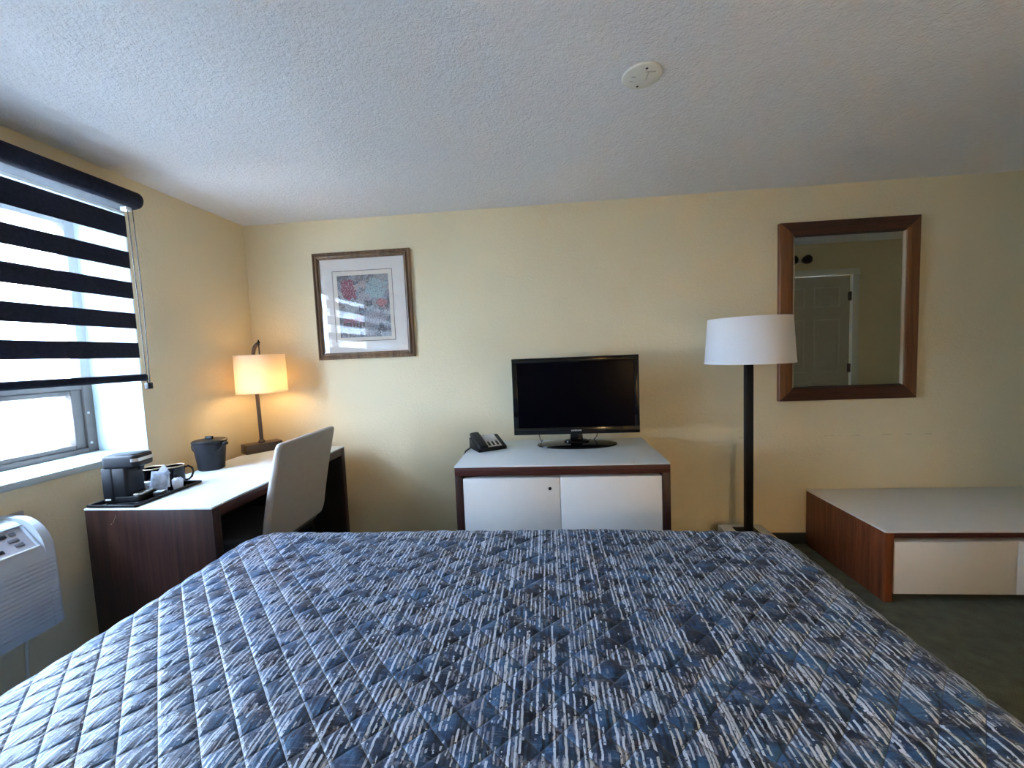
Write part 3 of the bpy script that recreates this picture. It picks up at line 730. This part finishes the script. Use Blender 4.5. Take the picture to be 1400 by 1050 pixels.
# ------------------------------------------------------------------ framed print
px0, px1, pz0, pz1 = -1.636, -.926, .009+H, .763+H
pf = thing('framed_print', 'bronze framed abstract print in a pale mat on the back wall', 'picture', ((px0+px1)/2, YB, pz0))
cx = (px0+px1)/2; w2 = (px1-px0)/2; hh = pz1-pz0; FW = .047
def mitre(name, x0, x1, z0, z1, fw, side, prof, mat, parent, yb=0):
    """one mitred moulding piece; prof = [(t across 0..1 from the outside, y towards the room)]"""
    bm = B(); ends = []
    for e in (0, 1):
        ring_ = []
        for t, y in prof+[(1, 0.0), (0, 0.0)]:
            o_ = t*fw
            if side == 'L': p = (x0+o_, z0+o_ if e == 0 else z1-o_)
            if side == 'R': p = (x1-o_, z0+o_ if e == 0 else z1-o_)
            if side == 'B': p = (x0+o_ if e == 0 else x1-o_, z0+o_)
            if side == 'T': p = (x0+o_ if e == 0 else x1-o_, z1-o_)
            ring_.append(bm.verts.new((p[0], -y+yb, p[1])))
        ends.append(ring_)
    n = len(ends[0])
    for i in range(n): bm.faces.new((ends[0][i], ends[0][(i+1) % n], ends[1][(i+1) % n], ends[1][i]))
    bm.faces.new(ends[0]); bm.faces.new(ends[1][::-1]); bmesh.ops.recalc_face_normals(bm, faces=bm.faces[:])
    return obj(name, bm, mat, parent, 25)
pprof = [(0, .018), (.06, .024), (.22, .026), (.32, .019), (.45, .021), (.62, .030), (.78, .028), (.86, .018), (1, .014)]
for s in 'LRBT': mitre('frame_rail', -w2, w2, 0, hh, FW, s, pprof, 'gold' if s in 'LR' else 'frame_h_shade' if 0 else 'gold', pf)
def slab(name, x0, x1, z0, z1, y0, y1, mat, par=pf): return obj(name, bx(x0, x1, -y1, -y0, z0, z1), mat, par, 0)
slab('backing_mat', -w2+.03, w2-.03, .03, hh-.03, .002, .006, 'mat')
def four(name, x0, x1, z0, z1, t, y0, y1, mat):
    bm = B()
    for q in ((x0, x1, z0, z0+t), (x0, x1, z1-t, z1), (x0, x0+t, z0+t, z1-t), (x1-t, x1, z0+t, z1-t)): box(bm, q[0], q[1], -y1, -y0, q[2], q[3])
    return obj(name, bm, mat, pf, 0)
X = lambda x: x-cx; Zp = lambda z: z+H-pz0
four('mat_line', X(-1.502), X(-1.062), Zp(.133), Zp(.633), .004, .006, .0066, 'line')
slab('inner_mat', X(-1.498), X(-1.066), Zp(.137), Zp(.629), .006, .0064, 'matin')
o = slab('print', X(-1.467), X(-1.092), Zp(.162), Zp(.599), .0064, .0072, 'art')
uvl = o.data.uv_layers.new(name='UVMap')
for lp in o.data.loops:
    c_ = o.data.vertices[lp.vertex_index].co
    uvl.data[lp.index].uv = ((c_.x-X(-1.467))/.375, (c_.z-Zp(.162))/.437)
bm = B()                                     # the little comb-like row of dark strokes printed low in the picture
for i in range(7): box(bm, X(-1.44)+i*.024, X(-1.44)+i*.024+.012, -.0075, -.0070, Zp(.235), Zp(.265))
obj('print_marks', bm, 'line', o, 0); 
slab('picture_glass', -w2+.04, w2-.04, .04, hh-.04, .011, .013, 'picglass')

# ------------------------------------------------------------------ mirror
mx0, mx1, mz0, mz1 = 1.519, 2.362, -.388+H, .763+H
mr = thing('wall_mirror', 'large wood framed wall mirror reflecting a beige door behind the floor lamp', 'mirror', ((mx0+mx1)/2, YB, mz0))
mw, mh = (mx1-mx0)/2, mz1-mz0
for s, mt in (('L', 'frame_v'), ('R', 'frame_v'), ('B', 'frame_h_shade'), ('T', 'frame_h_shade')):
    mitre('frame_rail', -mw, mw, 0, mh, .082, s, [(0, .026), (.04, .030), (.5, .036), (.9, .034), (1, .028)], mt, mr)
    mitre('frame_lip', -mw+.082, mw-.082, .082, mh-.082, .012, s, [(0, .026), (.5, .028), (1, .016)], 'bead' if s in 'LR' else 'lip_shade', mr)  # lip colour carries the light: pale at the sides, shaded top and bottom
for sx in (-1, 1):
    bm = B(); nb = 84
    for i in range(nb):
        z = .09+(mh-.18)*(i+.5)/nb
        box(bm, sx*(mw-.086)-.003, sx*(mw-.086)+.003, -.033, -.026, z-.0036, z+.0036)
    q = obj('bead_row', bm, 'bead', mr, 0); q['kind'] = 'stuff'
obj('mirror_glass', bx(-mw+.088, mw-.088, -.016, -.008, .088, mh-.088), 'mirror', mr, 0)

# ------------------------------------------------------------------ TV cabinet
ZK = -.59+H; kx0, kx1, ky0, ky1 = -.514, .612, 2.15, 2.79
kb = thing('tv_cabinet', 'white two-door cabinet in a walnut surround under the television', 'cabinet', ((kx0+kx1)/2, (ky0+ky1)/2, 0))
kcx, kcy = (kx0+kx1)/2, (ky0+ky1)/2
def ko(name, bm, mat, par=kb, sm=30):
    bmesh.ops.translate(bm, verts=bm.verts, vec=(-kcx, -kcy, 0)); return obj(name, bm, mat, par, sm)
ko('cabinet_top', bx(kx0, kx1, ky0, ky1, ZK-.007, ZK, bev=.0015), 'laminate')
ko('side_panel', bx(kx0+.001, kx0+.041, ky0+.001, ky1, 0, ZK-.052, bev=.0015), 'walnut')
ko('side_panel', bx(kx1-.041, kx1-.001, ky0+.001, ky1, 0, ZK-.052, bev=.0015), 'walnut')
ko('top_rail', bx(kx0+.001, kx1-.001, ky0+.001, ky1, ZK-.052, ZK-.007, bev=.0015), 'walnut_x')
ko('bottom_board', bx(kx0+.041, kx1-.041, ky0+.02, ky1, .05, .09), 'walnut_x')
ko('inner_back', bx(kx0+.041, kx1-.041, ky0+.085, ky0+.10, .09, ZK-.052), 'doorw')
kmid = .0465
dzt = ZK-.068
d1 = ko('door', bx(kx0+.044, kmid-.0015, ky0+.003, ky0+.083, .095, dzt, bev=.0015), 'doorw')
d2 = ko('door', bx(kmid+.0015, kx1-.044, ky0+.003, ky0+.083, .095, dzt, bev=.0015), 'doorw')
bm = lathe(B(), [(0, .004), (.0065, .004), (.0085, .003), (.0085, 0)], seg=20)
bmesh.ops.rotate(bm, verts=bm.verts, cent=(0, 0, 0), matrix=Matrix.Rotation(math.pi/2, 3, 'X')); bmesh.ops.translate(bm, verts=bm.verts, vec=(-.007, ky0+.003, -.716+H))
lk = ko('lock', bm, 'blackmetal', d1)

# ------------------------------------------------------------------ television
tv = thing('television', 'black flat screen television on an oval stand on the white cabinet', 'television', (.17, 2.615, ZK))
V0, V1, Q0, Q1 = -.392, .388, -.517+H-ZK, -.035+H-ZK
yt = -.015
bm = prism(B(), rrect(V0, V1, Q0, Q1, .012), 'y', yt, yt+.055); bev(bm, .006, 2); obj('housing', bm, 'gloss', tv)
bm = prism(B(), rrect(V0+.12, V1-.12, Q0+.08, Q1-.05, .03), 'y', yt+.055, yt+.085); obj('rear_bulge', bm, 'blackplastic', tv)
fr = four
bm = B()
def bar(bm, x0, x1, z0, z1): box(bm, x0, x1, yt-.006, yt+.004, z0, z1, bev=.003)
for nm, q in (('bezel', (V0, V1, Q1-.03, Q1)), ('bezel', (V0, V0+.032, Q0+.045, Q1-.03)), ('bezel', (V1-.032, V1, Q0+.045, Q1-.03)), ('bezel', (V0, V1, Q0, Q0+.045))):
    obj(nm, bar(B(), *q) or None, 'gloss', tv) if False else obj(nm, box(B(), q[0], q[1], yt-.006, yt+.004, q[2], q[3], bev=.003), 'gloss', tv)
obj('screen', bx(V0+.031, V1-.031, yt-.0035, yt+.003, Q0+.044, Q1-.029), 'screen', tv, 0)
text_mesh('logo', 'SAMSUNG', .0125, 'logo', tv, (-.002, yt-.0066, -.494+H-ZK), (math.pi/2, 0, 0)).scale = (1.12, 1, 1)
obj('side_button', bx(V1-.012, V1+.0015, yt-.004, yt+.01, Q0+.14, Q0+.17, bev=.002), 'silver', tv)
obj('stand_neck', bev(prism(B(), [(-.042, .012), (.042, .012), (.034, Q0+.03), (-.034, Q0+.03)], 'y', .0, .04), .004), 'gloss', tv)
obj('stand_base', lathe(B(), [(0, 0), (.98, 0), (1, .004), (.985, .010), (.75, .016), (.2, .020), (0, .020)], (0, -.005, 0), 56, .25, .118), 'gloss', tv)
obj('stand_collar', lathe(B(), [(.075, .017), (.07, .028), (.05, .034), (0, .035)], (0, .015, 0), 28, 1.1, .7), 'gloss', tv)
for x, dx in ((-.235, -.02), (.135, .04)):
    obj('cable', tube(B(), [(x+dx*.1, .06, Q0+.03), (x, .075, .04), (x-dx*.6, .09, .006), (x-dx, .15, .003)], .0025, 6), 'blackplastic', tv)

# ------------------------------------------------------------------ telephone
ph = thing('telephone', 'black desk telephone with pale grey keypad face on the white cabinet', 'telephone', (-.392, 2.575, ZK), math.radians(31))
bm = prism(B(), [(-.085, .0), (.075, .0), (.075, .066), (.055, .074), (-.085, .020)], 'x', -.095, .095); bev(bm, .004, 2); obj('body', bm, 'blackplastic', ph)
th = math.atan2(.054, .14)
def face(name, x0, x1, s0, s1, h, mat, par, bv=.001):
    bm = bx(x0, x1, s0, s1, -.001, h, bev=bv)
    bmesh.ops.rotate(bm, verts=bm.verts, cent=(0, 0, 0), matrix=Matrix.Rotation(th, 3, 'X')); bmesh.ops.translate(bm, verts=bm.verts, vec=(0, -.085, .020))
    return obj(name, bm, mat, par)
fp = face('face_plate', -.026, .066, .010, .150, .003, 'phonegrey', ph)
for i in range(3): face('key', -.016+i*.027, -.002+i*.027, .020, .066, .005, 'gloss', fp)
face('message_card', -.016, .056, .085, .140, .004, 'paper', fp)
bm = bx(-.096, -.034, -.012, .168, .006, .032, bev=.012, seg=3)
for v in bm.verts:
    t = abs(v.co.y-.078)/.09
    if v.co.z < .018: v.co.z += .010*(1-min(1, t*1.5)**2)
bmesh.ops.rotate(bm, verts=bm.verts, cent=(0, 0, 0), matrix=Matrix.Rotation(th, 3, 'X')); bmesh.ops.translate(bm, verts=bm.verts, vec=(0, -.085, .014))
obj('handset', bm, 'softblack', ph)
obj('stand_foot', bx(-.08, .08, .05, .072, 0, .03), 'blackplastic', ph)
tag(obj('phone_cord', tube(B(), [(-.486, 2.60, ZK+.014), (-.499, 2.585, ZK+.009), (-.506, 2.555, ZK+.005), (-.517, 2.49, ZK+.0045), (-.521, 2.46, ZK-.012), (-.521, 2.45, ZK-.06), (-.521, 2.45, ZK-.4)], .0042, 8), 'blackplastic'),
    'black telephone cord trailing off the left edge of the cabinet', 'cord')

# ------------------------------------------------------------------ floor lamp
fl = thing('floor_lamp', 'unlit floor lamp with white drum shade and black pole in front of the mirror', 'lamp', (1.232, 2.668, 0))
obj('base', bx(-.137, .137, -.128, .128, 0, .18, bev=.002), 'laminate2', fl)
obj('base_plate', bx(-.066, .066, -.073, .077, .18, .186, bev=.002), 'blackmetal', fl)
obj('pole', bx(-.021, .021, -.021, .021, .186, -.125+H, bev=.003), 'blackmetal', fl)
obj('socket', lathe(B(), [(0, 0), (.018, 0), (.018, .06), (0, .06)], (0, 0, -.125+H), 16), 'blackmetal', fl)
obj('bulb', lathe(B(), [(0, .0), (.013, .0), (.016, .02), (.029, .06), (.018, .088), (0, .094)], (0, 0, -.065+H), 16), 'whiteplastic', fl)
z0, z1, r0, r1 = -.113+H, .152+H, .247, .229
sd_ = obj('lamp_shade', lathe(B(), [(r0, z0), (r1, z1), (r1-.002, z1), (r0-.002, z0), (r0, z0)], seg=64), 'shade_off', fl)
for z, r in ((z0, r0), (z1, r1)):
    obj('shade_trim', lathe(B(), [(r-.003, z-.003), (r+.0012, z-.003), (r+.0012, z+.005), (r-.003, z+.005), (r-.003, z-.003)], seg=64), 'shade_off', sd_)
ang = math.atan2(-2.668, -1.232)+.03
bm = B()
dv = Vector((math.cos(ang), math.sin(ang), 0)); pv = Vector((-dv.y, dv.x, 0))*.009
q = [bm.verts.new(p) for p in (dv*(r0+.0015)-pv+Vector((0, 0, z0)), dv*(r0+.0015)+pv+Vector((0, 0, z0)), dv*(r1+.0015)+pv+Vector((0, 0, z1)), dv*(r1+.0015)-pv+Vector((0, 0, z1)), dv*(r0)-pv+Vector((0, 0, z0)), dv*(r0)+pv+Vector((0, 0, z0)), dv*(r1)+pv+Vector((0, 0, z1)), dv*(r1)-pv+Vector((0, 0, z1)))]
for f in ((0, 1, 2, 3), (7, 6, 5, 4), (0, 4, 5, 1), (1, 5, 6, 2), (2, 6, 7, 3), (3, 7, 4, 0)): bm.faces.new([q[i] for i in f])
bmesh.ops.recalc_face_normals(bm, faces=bm.faces[:]); obj('shade_seam', bm, 'shade_off', sd_, 0)
bm = B()
for a in range(3):
    an = a*2*math.pi/3+.2; tube(bm, [(0, 0, z1-.03), ((r1-.004)*math.cos(an), (r1-.004)*math.sin(an), z1-.004)], .0025, 6)
tube(bm, [(0, 0, z1-.03), (0, 0, -.065+H)], .004, 6)
obj('shade_spider', bm, 'blackmetal', sd_)

# ------------------------------------------------------------------ low dresser
ZR = -.988+H; rx0, rx1, ry0, ry1 = 1.705, 3.545, 2.23, 2.888
dr = thing('low_dresser', 'low cherry wood dresser with grey-white top and drawers on the right', 'dresser', ((rx0+rx1)/2, (ry0+ry1)/2, 0))
rcx, rcy = (rx0+rx1)/2, (ry0+ry1)/2
def ro(name, bm, mat, par=dr, sm=30):
    bmesh.ops.translate(bm, verts=bm.verts, vec=(-rcx, -rcy, 0)); return obj(name, bm, mat, par, sm)
ro('dresser_top', bx(rx0, rx1, ry0-.002, ry1, ZR-.012, ZR, bev=.002), 'laminate2')
ro('side_panel', bx(rx0+.001, rx0+.042, ry0, ry1, 0, ZR-.012, bev=.0015), 'cherry')
ro('side_panel', bx(rx1-.042, rx1-.001, ry0, ry1, 0, ZR-.012, bev=.0015), 'cherry')
ro('top_rail', bx(rx0+.042, rx1-.042, ry0+.002, ry1, ZR-.038, ZR-.012, bev=.0015), 'walnut_x')
ro('bottom_board', bx(rx0+.042, rx1-.042, ry0+.06, ry1, .035, .05), 'walnut_x')
ro('inner_back', bx(rx0+.042, rx1-.042, ry0+.085, ry0+.10, .05, ZR-.038), 'doorw')
xd = rx0+.046
for i in range(3):
    wd_ = (rx1-rx0-.092)/3
    ro('drawer', bx(xd+i*wd_+.002, xd+(i+1)*wd_-.002, ry0+.003, ry0+.083, .043, ZR-.063, bev=.0015), 'doorw')

# ------------------------------------------------------------------ ceiling cover plate
cpz = thing('ceiling_cover', 'round ivory blank cover plate on the white stippled ceiling', 'cover plate', (.381, 1.632, ZC))
obj('plate', lathe(B(), [(.071, 0), (.072, -.004), (.070, -.008), (.064, -.0105), (0, -.0105)], seg=48), 'ivory', cpz)
for a in (97, 277):
    x, y = .050*math.cos(math.radians(a)), .050*math.sin(math.radians(a))
    obj('screw', lathe(B(), [(0, -.0125), (.0035, -.012), (.0048, -.0105), (.0048, -.0095)], (x, y, 0), 12), 'blackmetal', cpz)
for (x, y, wx, wy) in ((-.031, -.009, .016, .005), (-.035, .016, .013, .004), (.017, -.006, .004, .040), (.024, -.031, .036, .005)):
    obj('embossed_mark', bx(x-wx/2, x+wx/2, y-wy/2, y+wy/2, -.0118, -.010), 'embossed', cpz, 0)

# ------------------------------------------------------------------ bed
BZ = .67; bx0, bx1, by0, by1 = -1.285, .878, -.46, 1.655
bd = thing('bed', 'king size bed under a blue and white diamond quilted bedspread', 'bed', ((bx0+bx1)/2, (by0+by1)/2, 0))
bcx, bcy = (bx0+bx1)/2, (by0+by1)/2
obj('mattress', bx(bx0-bcx+.05, bx1-bcx-.05, by0-bcy+.02, by1-bcy-.05, .30, BZ-.03, bev=.06, seg=4), 'sheet', bd)
obj('box_base', bx(bx0-bcx+.06, bx1-bcx-.06, by0-bcy+.02, by1-bcy-.06, 0.0, .29, bev=.01), 'blackmetal', bd)
def quilt():
    st = .0072; drop = .48; r = .08; R = .13      # edge roll radius, plan corner radius
    hw = (bx1-bx0)/2; cl = R
    U = np.arange(bx0-drop, bx1+drop+st, st); V = np.arange(by0, by1+drop+st, st)
    uu, vv = np.meshgrid(U, V, indexing='ij')
    # core rectangle (flat part) inset by the roll radius, corners rounded by R
    x0, x1, y1 = bx0+r+R-.05, bx1-r-R+.05, by1-r-R+.05
    qx = np.clip(uu, x0, x1); qy = np.minimum(vv, y1)
    ex, ey = uu-qx, vv-qy; d0 = np.hypot(ex, ey); nx_, ny_ = np.where(d0 > 1e-9, ex/np.maximum(d0, 1e-9), 0), np.where(d0 > 1e-9, ey/np.maximum(d0, 1e-9), 0)
    d = np.maximum(0, d0-(R-.05)); flat = np.minimum(d0, R-.05)
    a = np.minimum(d/r, 1.45)
    g = r*np.sin(a); h = r*(1-np.cos(a)); rest = np.maximum(0, d-1.45*r)
    g += rest*math.cos(1.45)*.9; h += rest*math.sin(1.45)
    # gentle folds in the hanging part
    s = (uu*ny_*1.0+vv*nx_*1.0)
    g += .012*np.clip(rest/.25, 0, 1)*np.sin(s*17+np.sin(s*6))
    X = qx+nx_*(flat+g); Y = qy+ny_*(flat+g); Z = BZ-h
    # crown and unevenness of the bed top
    Z += -.010*np.clip((np.abs(uu-bcx)/hw), 0, 1)**2 + .004*np.sin(uu*4.1+1)*np.cos(vv*3.3) + .0025*np.sin(uu*9.7)*np.sin(vv*8.1+2)
    # quilted diamonds: puffs between the stitched lines
    p = .0567*math.sqrt(2)
    wv = .004*np.sin(uu*11+vv*7)
    A = np.abs(np.sin(math.pi*((uu+vv+wv)/p))); Bq = np.abs(np.sin(math.pi*((uu-vv+wv)/p)))
    puff = .0050*np.power(np.minimum(A, Bq), .5)
    gz = np.gradient
    nX = nx_*np.sin(a); nY = ny_*np.sin(a); nZ = np.cos(a)
    rngs = np.random.default_rng(3)
    X += nX*puff; Y += nY*puff; Z += nZ*puff
    Z = np.maximum(Z, .035)
    nu, nv = uu.shape
    verts = np.stack([X-bcx, Y-bcy, Z], -1).reshape(-1, 3)
    idx = np.arange(nu*nv).reshape(nu, nv)
    faces = np.stack([idx[:-1, :-1], idx[1:, :-1], idx[1:, 1:], idx[:-1, 1:]], -1).reshape(-1, 4)
    dm = d.reshape(-1)[faces].max(1)
    faces = faces[dm < drop+.10]
    me = bpy.data.meshes.new('bedspread')
    me.from_pydata(verts.tolist(), [], faces.tolist()); me.update()
    uvs = np.stack([uu, vv], -1).reshape(-1, 2)
    li = np.empty(len(me.loops), dtype=np.int64); me.loops.foreach_get('vertex_index', li)
    ul = me.uv_layers.new(name='UVMap'); ul.data.foreach_set('uv', uvs[li].ravel())
    me.polygons.foreach_set('use_smooth', [True]*len(me.polygons))
    me.materials.append(MAT['quilt'])
    o = bpy.data.objects.new('bedspread', me); COL.objects.link(o); o.parent = bd
    return o
quilt()

# ------------------------------------------------------------------ bedside wall lamp (lit; its glow is what the television edge reflects)
bs = thing('bedside_wall_lamp', 'lit bedside wall lamp behind the camera, seen only as an orange glint in the television', 'lamp', (1.22, YH, 1.22))
obj('wall_plate', bx(-.05, .05, 0, .02, -.09, .09, bev=.004), 'bronze', bs)
obj('arm', tube(B(), [(0, .01, -.03), (0, .10, -.03), (0, .14, 0), (0, .14, .02)], .008, 8), 'bronze', bs)
obj('lamp_shade', lathe(B(), [(.12, -.09), (.10, .12), (.098, .12), (.118, -.09), (.12, -.09)], (0, .15, .05), 40), 'shade_on', bs)
obj('bulb', lathe(B(), [(0, -.05), (.02, -.045), (.03, -.02), (.02, .02), (0, .03)], (0, .15, .05), 16), 'bulb', bs)
l2 = bpy.data.lights.new('bulb_light', 'POINT'); l2.energy = 18; l2.color = (1, .72, .44); l2.shadow_soft_size = .035
l2o = bpy.data.objects.new('bulb_light', l2); COL.objects.link(l2o); l2o.parent = bs; l2o.location = (0, .15, -.015)
